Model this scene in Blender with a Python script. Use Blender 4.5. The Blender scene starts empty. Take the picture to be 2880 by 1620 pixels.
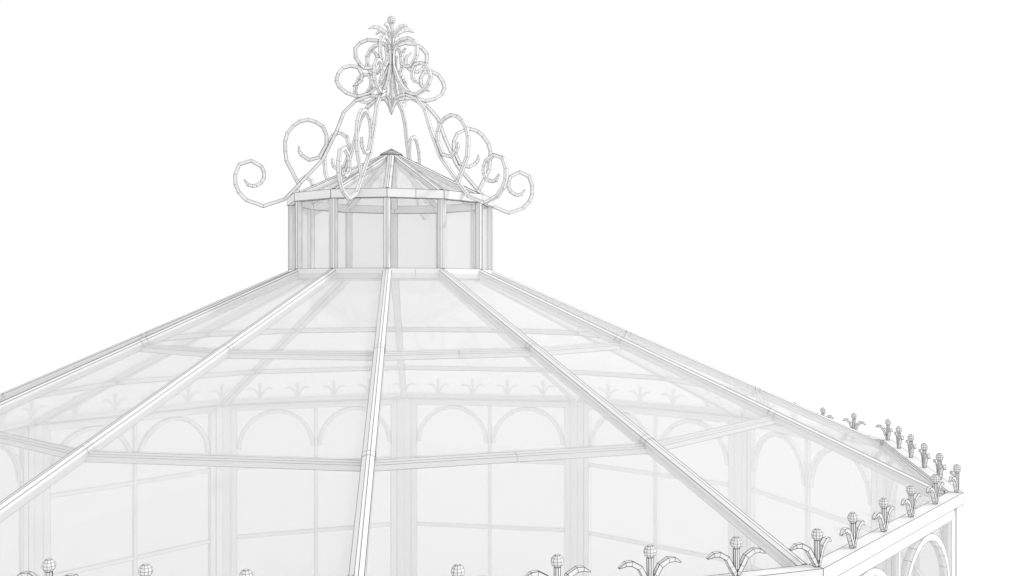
import bpy, math
from mathutils import Vector

HC = 4.7            # eye height over the ground (m)
PHI = 0.0847        # turn of the twelve-sided plan
N = 12
col = bpy.context.scene.collection
sin, cos, pi = math.sin, math.cos, math.pi
LW = 0.0024         # half thickness of the dark edge beading

# ---------------------------------------------------------------- materials
def mat(name):
    m = bpy.data.materials.new(name); m.use_nodes = True
    nt = m.node_tree; nt.nodes.clear()
    out = nt.nodes.new('ShaderNodeOutputMaterial')
    return m, nt, out

def paint(name, c, rough=0.6, var=0.02, spec=0.25):
    m, nt, out = mat(name)
    b = nt.nodes.new('ShaderNodeBsdfPrincipled')
    tc = nt.nodes.new('ShaderNodeTexCoord')
    nz = nt.nodes.new('ShaderNodeTexNoise'); nz.inputs['Scale'].default_value = 9
    nz.inputs['Detail'].default_value = 4
    mr = nt.nodes.new('ShaderNodeMapRange')
    mr.inputs['To Min'].default_value = c * (1 - var); mr.inputs['To Max'].default_value = c * (1 + var)
    nt.links.new(tc.outputs['Object'], nz.inputs['Vector'])
    nt.links.new(nz.outputs['Fac'], mr.inputs['Value'])
    nt.links.new(mr.outputs['Result'], b.inputs['Base Color'])
    b.inputs['Roughness'].default_value = rough
    b.inputs['Specular IOR Level'].default_value = spec
    nt.links.new(b.outputs['BSDF'], out.inputs['Surface'])
    return m

def pane_mat(name, fac, c, tint=1.0):
    m, nt, out = mat(name)
    tr = nt.nodes.new('ShaderNodeBsdfTransparent'); tr.inputs['Color'].default_value = (tint, tint, tint, 1)
    df = nt.nodes.new('ShaderNodeBsdfDiffuse'); df.inputs['Color'].default_value = (c, c, c, 1)
    tl = nt.nodes.new('ShaderNodeBsdfTranslucent'); tl.inputs['Color'].default_value = (c, c, c, 1)
    gl = nt.nodes.new('ShaderNodeBsdfGlossy'); gl.inputs['Roughness'].default_value = 0.08
    gl.inputs['Color'].default_value = (1, 1, 1, 1)
    m0 = nt.nodes.new('ShaderNodeMixShader'); m0.inputs['Fac'].default_value = 0.5
    m1 = nt.nodes.new('ShaderNodeMixShader'); m1.inputs['Fac'].default_value = fac
    m2 = nt.nodes.new('ShaderNodeMixShader')
    fr = nt.nodes.new('ShaderNodeMath'); fr.operation = 'MULTIPLY'; fr.inputs[1].default_value = 0.25
    lw = nt.nodes.new('ShaderNodeLayerWeight'); lw.inputs['Blend'].default_value = 0.15
    L = nt.links.new
    L(df.outputs[0], m0.inputs[1]); L(tl.outputs[0], m0.inputs[2])
    L(tr.outputs[0], m1.inputs[1]); L(m0.outputs[0], m1.inputs[2])
    L(lw.outputs['Fresnel'], fr.inputs[0]); L(fr.outputs[0], m2.inputs['Fac'])
    L(m1.outputs[0], m2.inputs[1]); L(gl.outputs[0], m2.inputs[2])
    L(m2.outputs[0], out.inputs['Surface'])
    return m

WHITE = paint('white_paint', 0.81)
WHITE_LIT = paint('white_paint_lit', 0.90)  # same white paint, colour raised to brighten dim columns and windows
IRON = paint('white_iron', 0.80)
DARK = paint('dark_edge_beading', 0.05, 0.9, 0.0, 0.0)
GREYB = paint('grey_edge_beading', 0.36, 0.9, 0.0, 0.0)
CAP = paint('grey_cap_metal', 0.5, 0.5, 0.03)
GLASS = pane_mat('milky_glass', 0.26, 0.875, 0.985)
WGLASS = pane_mat('window_glass', 0.13, 0.84, 0.93)
CGLASS = pane_mat('clear_milky_glass', 0.20, 0.86, 0.98)
GROUND = paint('white_ground', 0.90, 0.95, 0.005, 0.0)

# ---------------------------------------------------------------- mesh builder
class MB:
    """collects solids; every edge of a solid also gets a thin dark bead"""
    def __init__(s): s.v = []; s.f = []; s.m = []; s.e = []
    def add(s, verts, faces, lines=True, skip=(), ring=0, cross=1.0):
        b = len(s.v); s.v += [Vector(p) for p in verts]
        seen = set()
        for f in faces:
            s.f.append([b + k for k in f]); s.m.append(0)
            if lines:
                for k in range(len(f)):
                    e = (min(f[k], f[k-1]), max(f[k], f[k-1]))
                    if e not in seen and e not in skip:
                        seen.add(e); 
                        same = ring and e[0] // ring == e[1] // ring
                        s.e.append((s.v[b+e[0]].copy(), s.v[b+e[1]].copy(), cross if same else 1.0))
    def loft(s, rings, close=True, lines=True, cross=1.0):
        n = len(rings[0]); v = [p for r in rings for p in r]; f = []; sk = set()
        for a in range(len(rings) - 1):
            for k in range(n):
                k2 = (k + 1) % n
                f.append([a*n+k, a*n+k2, (a+1)*n+k2, (a+1)*n+k])
        if close:
            f.append(list(range(n))[::-1]); f.append([(len(rings)-1)*n + k for k in range(n)])
        s.add(v, f, lines, (), n, cross)
    def box(s, pts, lines=True):           # 8 points: bottom ring then top ring
        s.loft([pts[:4], pts[4:]], True, lines)
    def build(s, name, material, parent=None, bead=None, w=LW):
        nv = list(s.v); nf = list(s.f); nm = list(s.m)
        w0 = w
        for p, q, kk in s.e:
            w = w0 * kk; d = q - p
            if d.length < 1e-5: continue
            d.normalize()
            a = d.orthogonal().normalized(); c = d.cross(a)
            b = len(nv)
            for o in (p - d*w*.5, q + d*w*.5):
                for k in range(3):
                    t = 2*pi*k/3
                    nv.append(o + a*(w*cos(t)) + c*(w*sin(t)))
            for k in range(3):
                k2 = (k+1) % 3
                nf.append([b+k, b+k2, b+3+k2, b+3+k]); nm.append(1)
        me = bpy.data.meshes.new(name)
        org = Vector((0, 0, 0))
        me.from_pydata([tuple(p) for p in nv], [], nf)
        me.materials.append(material); me.materials.append(bead or DARK)
        me.polygons.foreach_set('material_index', nm)
        me.update()
        import bmesh
        bm = bmesh.new(); bm.from_mesh(me); bmesh.ops.recalc_face_normals(bm, faces=bm.faces); bm.to_mesh(me); bm.free()
        o = bpy.data.objects.new(name, me); col.objects.link(o)
        if parent: o.parent = parent
        return o

def dup(src, parent, loc=None, rot=None):
    c = src.copy(); col.objects.link(c); c.parent = parent
    if loc is not None: c.location = loc
    if rot is not None: c.rotation_euler = (0, 0, rot)
    for ch in list(src.children): dup(ch, c)
    return c

def ang(i): return PHI + i * pi / 6
def V(i, R, z): return Vector((R*sin(ang(i)), -R*cos(ang(i)), z + HC))
S15, C15 = sin(pi/12), cos(pi/12)

class Wall:                                   # s along the side, d inwards, z up
    def __init__(w, i, R):
        w.o = V(i, R, 0); w.o.z = HC
        e = V(i+1, R, 0); e.z = HC
        w.L = (e - w.o).length; w.t = (e - w.o).normalized()
        am = ang(i) + pi/12
        w.n = Vector((sin(am), -cos(am), 0))
    def p(w, s, d, z): return w.o + w.t*s - w.n*d + Vector((0, 0, z))
    def box(w, mb, s0, s1, d0, d1, z0, z1):
        mb.box([w.p(s0,d0,z0), w.p(s1,d0,z0), w.p(s1,d1,z0), w.p(s0,d1,z0),
                w.p(s0,d0,z1), w.p(s1,d0,z1), w.p(s1,d1,z1), w.p(s0,d1,z1)])

def ringseg(mb, i, sec, margin, mid=False):   # section of (R_at_vertex, z), from corner i to i+1
    R0 = sec[0][0]; L = 2*R0*S15; m = margin / L
    rings = []
    for t in ((m, .5, 1-m) if mid else (m, 1-m)):
        rings.append([V(i, R, z).lerp(V(i+1, R, z), t) for R, z in sec])
    mb.loft(rings)

def sweep(mb, A, B, sec, up):                 # straight bar from A to B; section (across, up)
    d = (B - A).normalized(); side = d.cross(up).normalized(); u = side.cross(d).normalized()
    mb.loft([[P + side*a + u*b for a, b in sec] for P in (A, B)])

def ribbon(mb, pts, side, hw, hd, taper=0, start=0, cross=.75):    # flat bar along a polyline lying in the plane with normal `side`
    n = len(pts); rings = []
    for k, p in enumerate(pts):
        a = (pts[k] - pts[k-1]).normalized() if k else None
        b = (pts[k+1] - pts[k]).normalized() if k < n-1 else None
        if a is None: a = b
        if b is None: b = a
        t = (a + b).normalized(); nn = t.cross(side).normalized()
        m = 1 / max(.7, a.dot(t))
        h = hw[k] if isinstance(hw, (list, tuple)) else hw
        dd = hd
        if taper and k == n-1: h *= .25; dd = hd*.6
        elif taper and k == n-2: h *= .85
        if start and k == 0: h *= .4
        rings.append([p + nn*h*m + side*dd, p + nn*h*m - side*dd, p - nn*h*m - side*dd, p - nn*h*m + side*dd])
    mb.loft(rings, True, True, cross)

def lathe(mb, prof, n, c=(0, 0, 0), sx=1, sy=1, rot=0.0, lines=True):
    c = Vector(c)
    rings = [[c + Vector((r*sx*cos(2*pi*k/n+rot), r*sy*sin(2*pi*k/n+rot), z)) for k in range(n)] for r, z in prof]
    mb.loft(rings, True, lines)

# ---------------------------------------------------------------- world, ground
sc = bpy.context.scene
w = bpy.data.worlds.new('World'); sc.world = w; w.use_nodes = True
bg = w.node_tree.nodes['Background']; bg.inputs['Color'].default_value = (1, 1, 1, 1); bg.inputs['Strength'].default_value = 1.005

g = MB(); S = 900
g.add([(-S,-S,0),(S,-S,0),(S,S,0),(-S,S,0)], [[0,1,2,3]], lines=False)
gr = g.build('ground', GROUND); gr['kind'] = 'structure'

# ---------------------------------------------------------------- pavilion
pav = bpy.data.objects.new('glass_pavilion', None); col.objects.link(pav)
pav['label'] = 'large white twelve-sided glass pavilion with dark edge lines, arched windows, cupola and scrolled iron crown'
pav['category'] = 'pavilion'

RE, ZE, ZH = 5.218, -1.595, -1.684      # eaves corner radius, top and underside of the cornice
ZB, ZT = 0.180, 0.900                  # cupola foot and top
RR, ZR = 5.11, -1.610                  # rafter foot
def rz(R): return ZB + (ZR - ZB) * (R - 1) / (RR - 1)

GUT = 0.098 / C15
for i in range(N):
    # columns at each corner, folded round the corner
    wl, wp = Wall(i, 5.210), Wall(i-1, 5.210); L = wl.L
    foot = -HC + .002
    cb = MB()
    def colsec(z): return [wp.p(L-.13, 0, z), wl.p(0, 0, z), wl.p(.13, 0, z), wl.p(.13, .08, z), V(i, 5.210-.08/C15, z), wp.p(L-.13, .08, z)]
    cb.loft([colsec(foot), colsec(ZH + .001)])
    c = cb.build('column', WHITE_LIT, pav, GREYB, .002)
    # cornice
    mb = MB(); ringseg(mb, i, [(RE, ZH), (RE, ZE), (RE-GUT, ZE), (RE-GUT, ZH)], .001)
    ringseg(mb, i, [(RE-GUT-.001, ZH+.02), (RE-GUT-.001, ZE-.02), (RE-GUT-.03, ZE-.02), (RE-GUT-.03, ZH+.02)], .12)
    mb.build('cornice', WHITE, pav, w=.0018)
    # window of this side
    z1, z0 = ZH - .002, -HC + .16
    s0, s1, fw, zl = .132, L-.132, .085, 0
    fr = MB()
    o = [(s0, z0), (s1, z0), (s1, z1), (s0, z1)]
    n_ = [(s0+fw, z0+fw), (s1-fw, z0+fw), (s1-fw, z1-fw), (s0+fw, z1-fw)]
    d0, d1 = .012, .076
    for k in range(4):
        k2 = (k+1) % 4
        q = [o[k], o[k2], n_[k2], n_[k]]
        fr.box([wl.p(s, d0, z) for s, z in q] + [wl.p(s, d1, z) for s, z in q])
    win = fr.build('window', WHITE_LIT, pav, GREYB, .002)
    a0, a1 = s0+fw+.001, s1-fw-.001; mid = (a0+a1)/2
    mb = MB(); wl.box(mb, mid-.021, mid+.021, .024, .068, z0+fw, z1-fw-.001); mb.build('mullion', WHITE_LIT, win, GREYB, .002)
    for zb in (-2.59, -3.59):
        mb = MB(); wl.box(mb, a0, a1, .030, .064, zb-.025, zb+.025); mb.build('glazing_bar', WHITE_LIT, win, GREYB, .002)
    half = mid - .022 - a0
    for ca in (a0 + half/2, a1 - half/2):
        ro = half/2 - .004; zc = z1 - fw - .006 - ro; nseg = 14
        mb = MB(); rings = []
        for k in range(nseg+1):
            t = pi*k/nseg; q = []
            for r, d in ((ro, .018), (ro, .072), (ro-.048, .072), (ro-.048, .018)):
                q.append(wl.p(ca - r*cos(t), d, zc + r*sin(t)))
            rings.append(q)
        mb.loft(rings); mb.build('window_arch', WHITE_LIT, win, GREYB, .002)
    mb = MB(); wl.box(mb, s0+.03, s1-.03, .042, .048, z0+.03, z1-.03); mb.build('window_pane', WGLASS, win)
    # plinth rail under the window
    mb = MB(); wl.box(mb, s0, s1, .010, .078, -HC+.003, z0-.001); mb.build('sill', WHITE_LIT, pav, GREYB, .002)

# rafters with collars, purlins, roof panes
SEC = [(-.040,-.085), (.040,-.085), (.040,-.016), (.011,-.001), (-.011,-.001), (-.040,-.016)]
SECC = [(-.0415,-.0865), (.0415,-.0865), (.0415,-.015), (.0115,.0005), (-.0115,.0005), (-.0415,-.015)]
UP = Vector((0, 0, 1))
TP = [1 + (RR-1)*t for t in (.344, .673)]
for i in range(N):
    mb = MB(); sweep(mb, V(i, .985, rz(.985)+.001), V(i, RR-.025, rz(RR-.025)+.001), SEC, UP); raf = mb.build('rafter', WHITE, pav, w=.0020)
    for Rc in TP:
        mb = MB(); sweep(mb, V(i, Rc-.022, rz(Rc-.022)), V(i, Rc+.022, rz(Rc+.022)), SECC, UP); mb.build('collar', WHITE, raf, w=.0014)
for i in range(N):
    for Rc in TP:
        mb = MB(); dz = rz(Rc)
        ringseg(mb, i, [(Rc+.030, dz-.112), (Rc+.030, dz-.076), (Rc+.012, dz-.064), (Rc-.018, dz-.052), (Rc-.026, dz-.104)], .030, mid=(i == 0))
        mb.build('purlin', WHITE, pav, w=.0024)
    edges = [1.0] + TP + [RE-GUT+.02]
    for a, b in zip(edges[:-1], edges[1:]):
        mb = MB(); q = []
        for dz in (-.044, -.036):
            q += [V(i, a, rz(a)+dz), V(i+1, a, rz(a)+dz), V(i+1, b, rz(b)+dz), V(i, b, rz(b)+dz)]
        mb.box(q, lines=False); mb.build('roof_pane', GLASS, pav)

# cupola
cu = MB()
for i in range(N):
    ringseg(cu, i, [(1.030, .820), (1.030, ZT), (.955, ZT), (.955, .820)], .0008, mid=(i == 0))
cup = cu.build('cupola', WHITE, pav)
cu = MB()
for i in range(N):
    ringseg(cu, i, [(1.016, .085), (1.016, .181), (.940, .181), (.940, .085)], .0008, mid=(i == 0))
cu.build('base_ring', WHITE, cup, GREYB)
ZC, RC = 1.345, .07
def cz(R): return ZC + (ZT + .004 - ZC) * (R - RC) / (1.0 - RC)
PSEC = [(-.031,-.056), (.031,-.056), (.031,-.011), (.008,-.001), (-.008,-.001), (-.031,-.011)]
SEC2 = [(-.034,-.055), (.034,-.055), (.034,-.012), (.009,-.001), (-.009,-.001), (-.034,-.012)]
for i in range(N):
    mb = MB(); er = Vector((sin(ang(i)), -cos(ang(i)), 0)); et = Vector((cos(ang(i)), sin(ang(i)), 0))
    mb.loft([[V(i, 1.020, z) + et*a + er*b for a, b in PSEC] for z in (.181, .819)]); mb.build('cupola_post', WHITE, cup, w=.0020)
    mb = MB(); sweep(mb, V(i, RC, cz(RC)), V(i, .985, cz(.985)), SEC2, UP); mb.build('cupola_rafter', WHITE, cup)
    wl = Wall(i, 1.004)
    mb = MB(); wl.box(mb, .015, wl.L-.015, .020, .026, .181, .819); mb.build('cupola_pane', CGLASS, cup)
    mb = MB(); q = []
    for dz in (-.034, -.028):
        q += [V(i, .05, cz(.05)+dz), V(i+1, .05, cz(.05)+dz), V(i+1, .97, cz(.97)+dz), V(i, .97, cz(.97)+dz)]
    mb.box(q, lines=False); mb.build('cupola_roof_pane', CGLASS, cup)
mb = MB(); lathe(mb, [(.060, 1.308+HC), (.108, 1.324+HC), (.115, 1.329+HC), (.115, 1.335+HC), (.104, 1.346+HC), (.050, 1.373+HC), (.003, 1.398+HC)], 24); mb.build('roof_cap', CAP, cup, w=.0016)

# iron crown: a rod with six scrolled arms, small scrolls, leaves and a ball
rod = MB(); lathe(rod, [(.021, 2.652+HC), (.021, 2.38+HC), (.019, 1.815+HC)], 10)
crown = rod.build('iron_crown', IRON, pav, w=.0012)
crown['label'] = 'wrought crown of curling scrolls rising over the cupola'
mb = MB(); R = .042
lathe(mb, [(R*sin(pi*k/7)+.0015*(k in (0, 7))+.004*(k in(0,7)), 2.688+HC+R*cos(pi*k/7)) for k in range(8)], 12); mb.build('ball', IRON, crown, w=.0012)
mb = MB(); lathe(mb, [(.020, 1.828+HC), (.026, 1.813+HC), (.027, 1.792+HC), (.022, 1.774+HC), (.004, 1.743+HC)], 10); mb.build('drop', IRON, crown, w=.0012)
ARM = [(0.01,1.811),(0.06,1.895),(0.136,1.913),(0.216,1.917),(0.366,1.853),(0.48,1.733),(0.549,1.547),(0.687,1.258),(0.9,1.023),(1.053,0.858),(1.253,0.786),(1.41,0.84),(1.479,0.909),(1.512,0.986),(1.514,1.081),(1.476,1.178),(1.369,1.218),(1.272,1.168),(1.248,1.118),(1.246,1.056),(1.273,1.011),(1.319,0.982),(1.354,0.977),(1.392,0.984),(1.43,1.034)]
SIDE = [(0.919,1.011),(1.035,1.231),(1.046,1.326),(1.048,1.421),(1.025,1.502),(0.967,1.577),(0.909,1.621),(0.828,1.643),(0.756,1.624),(0.687,1.585),(0.65,1.503),(0.65,1.409),(0.718,1.28),(0.815,1.249),(0.888,1.291),(0.913,1.328),(0.916,1.378)]
LOW = [(0.018,2.341),(0.023,2.233),(0.111,2.051),(0.219,1.938),(0.349,1.899),(0.45,1.927),(0.525,1.982),(0.552,2.043),(0.537,2.108),(0.489,2.172),(0.417,2.2),(0.336,2.191),(0.3,2.126),(0.306,2.06),(0.341,2.028),(0.391,2.0)]
UPC = [(0.018,2.171),(0.018,2.305),(0.03,2.387),(0.068,2.442),(0.136,2.47),(0.245,2.469),(0.316,2.434),(0.366,2.376),(0.362,2.285),(0.325,2.23),(0.275,2.188),(0.212,2.193),(0.149,2.239),(0.143,2.302),(0.161,2.343),(0.205,2.377)]
LEAF = [(0.014,2.423),(0.026,2.513),(0.064,2.56),(0.132,2.6),(0.182,2.605),(0.23,2.584)]
for k in range(6):
    a = PHI - pi/12 + (k-1)*pi/3; er = Vector((sin(a), -cos(a), 0)); et = Vector((cos(a), sin(a), 0))
    P = lambda lst: [er*r + Vector((0, 0, z+HC)) for r, z in lst]
    for name, lst, hw, hd in (('long_scroll', ARM, .0145, .014), ('side_scroll', SIDE, .0145, .013), ('lower_scroll', LOW, .0145, .014), ('upper_scroll', UPC, .0145, .014)):
        mb = MB(); ribbon(mb, P(lst), et, hw, hd, 1); mb.build(name, IRON, crown, w=.0017)
    mb = MB(); ribbon(mb, P(LEAF), et, [.008, .012, .016, .017, .015, .014], .012, 1); mb.build('leaf', IRON, crown, w=.0012)

# crest finials along the eaves
FL = [(.006,.006),(.014,.024),(.034,.056),(.061,.104),(.110,.131),(.146,.131),(.184,.113)]
def leaf_mesh(parent, dirv, side):
    mb = MB(); ribbon(mb, [dirv*a + Vector((0, 0, b)) for a, b in FL], side, [.010,.0125,.0125,.0125,.0125,.012,.010], .0125, 1)
    return mb.build('leaf', IRON, parent, w=.0020)
def finial(a_left, a_right, rot):
    mb = MB(); lathe(mb, [(.011, 0), (.0160, .035), (.0175, .040), (.0185, .153), (.0165, .160)], 8, sx=1.0, sy=.85)
    f = mb.build('finial', IRON, pav, w=.0020)
    mb = MB(); n = 6
    pr = [(.035*sin(max(.35, min(pi-.35, pi*k/n))), -.034*cos(max(.3, min(pi-.3, pi*k/n)))) for k in range(n+1)]
    lathe(mb, [(r, z+.184) for r, z in pr], 10, sx=1.0, sy=.88); mb.build('ball', IRON, f, w=.0011)
    dl = Vector((-cos(a_left), sin(a_left), 0)); dr = Vector((cos(a_right), sin(a_right), 0))
    leaf_mesh(f, dl, dl.cross(UP)); leaf_mesh(f, dr, UP.cross(dr))
    return f
RF = RE - .044
straight = finial(0, 0, 0); corner = finial(-pi/12*-1, pi/12, 0)
first = {'s': straight, 'c': corner}; used = set()
for i in range(N):
    for k in range(5):
        key = 'c' if k == 0 else 's'
        loc = V(i, RF, ZE).lerp(V(i+1, RF, ZE), k/5); loc.z += .0005
        rot = ang(i) + (0 if k == 0 else pi/12)
        if key in used: o = dup(first[key], pav, loc, rot)
        else:
            used.add(key); o = first[key]; o.location = loc; o.rotation_euler = (0, 0, rot)

# ---------------------------------------------------------------- light
sun = bpy.data.lights.new('sun', 'SUN'); sun.energy = 1.5; sun.angle = math.radians(2.5); sun.color = (1, 1, 1)
so = bpy.data.objects.new('sun', sun); col.objects.link(so)
az, el = math.radians(2), math.radians(30)
dirv = Vector((cos(az)*cos(el), sin(az)*cos(el), sin(el)))
so.rotation_euler = dirv.to_track_quat('Z', 'Y').to_euler(); so.location = (30, 0, 30)

# ---------------------------------------------------------------- camera
cam = bpy.data.cameras.new('camera'); co = bpy.data.objects.new('camera', cam); col.objects.link(co)
cam.sensor_width = 36; cam.lens = 36*2764/2880; cam.clip_end = 3000; cam.clip_start = .05
co.location = (1.211, -9.8687, HC); co.rotation_euler = (pi/2, 0, 0)
sc.camera = co
vs = sc.view_settings; vs.view_transform = 'Standard'; vs.look = 'None'; vs.gamma = 1; vs.exposure = 0; vs.use_curve_mapping = False
sc.cycles.transparent_max_bounces = 32; sc.cycles.max_bounces = 10; sc.cycles.diffuse_bounces = 6; sc.cycles.transmission_bounces = 8
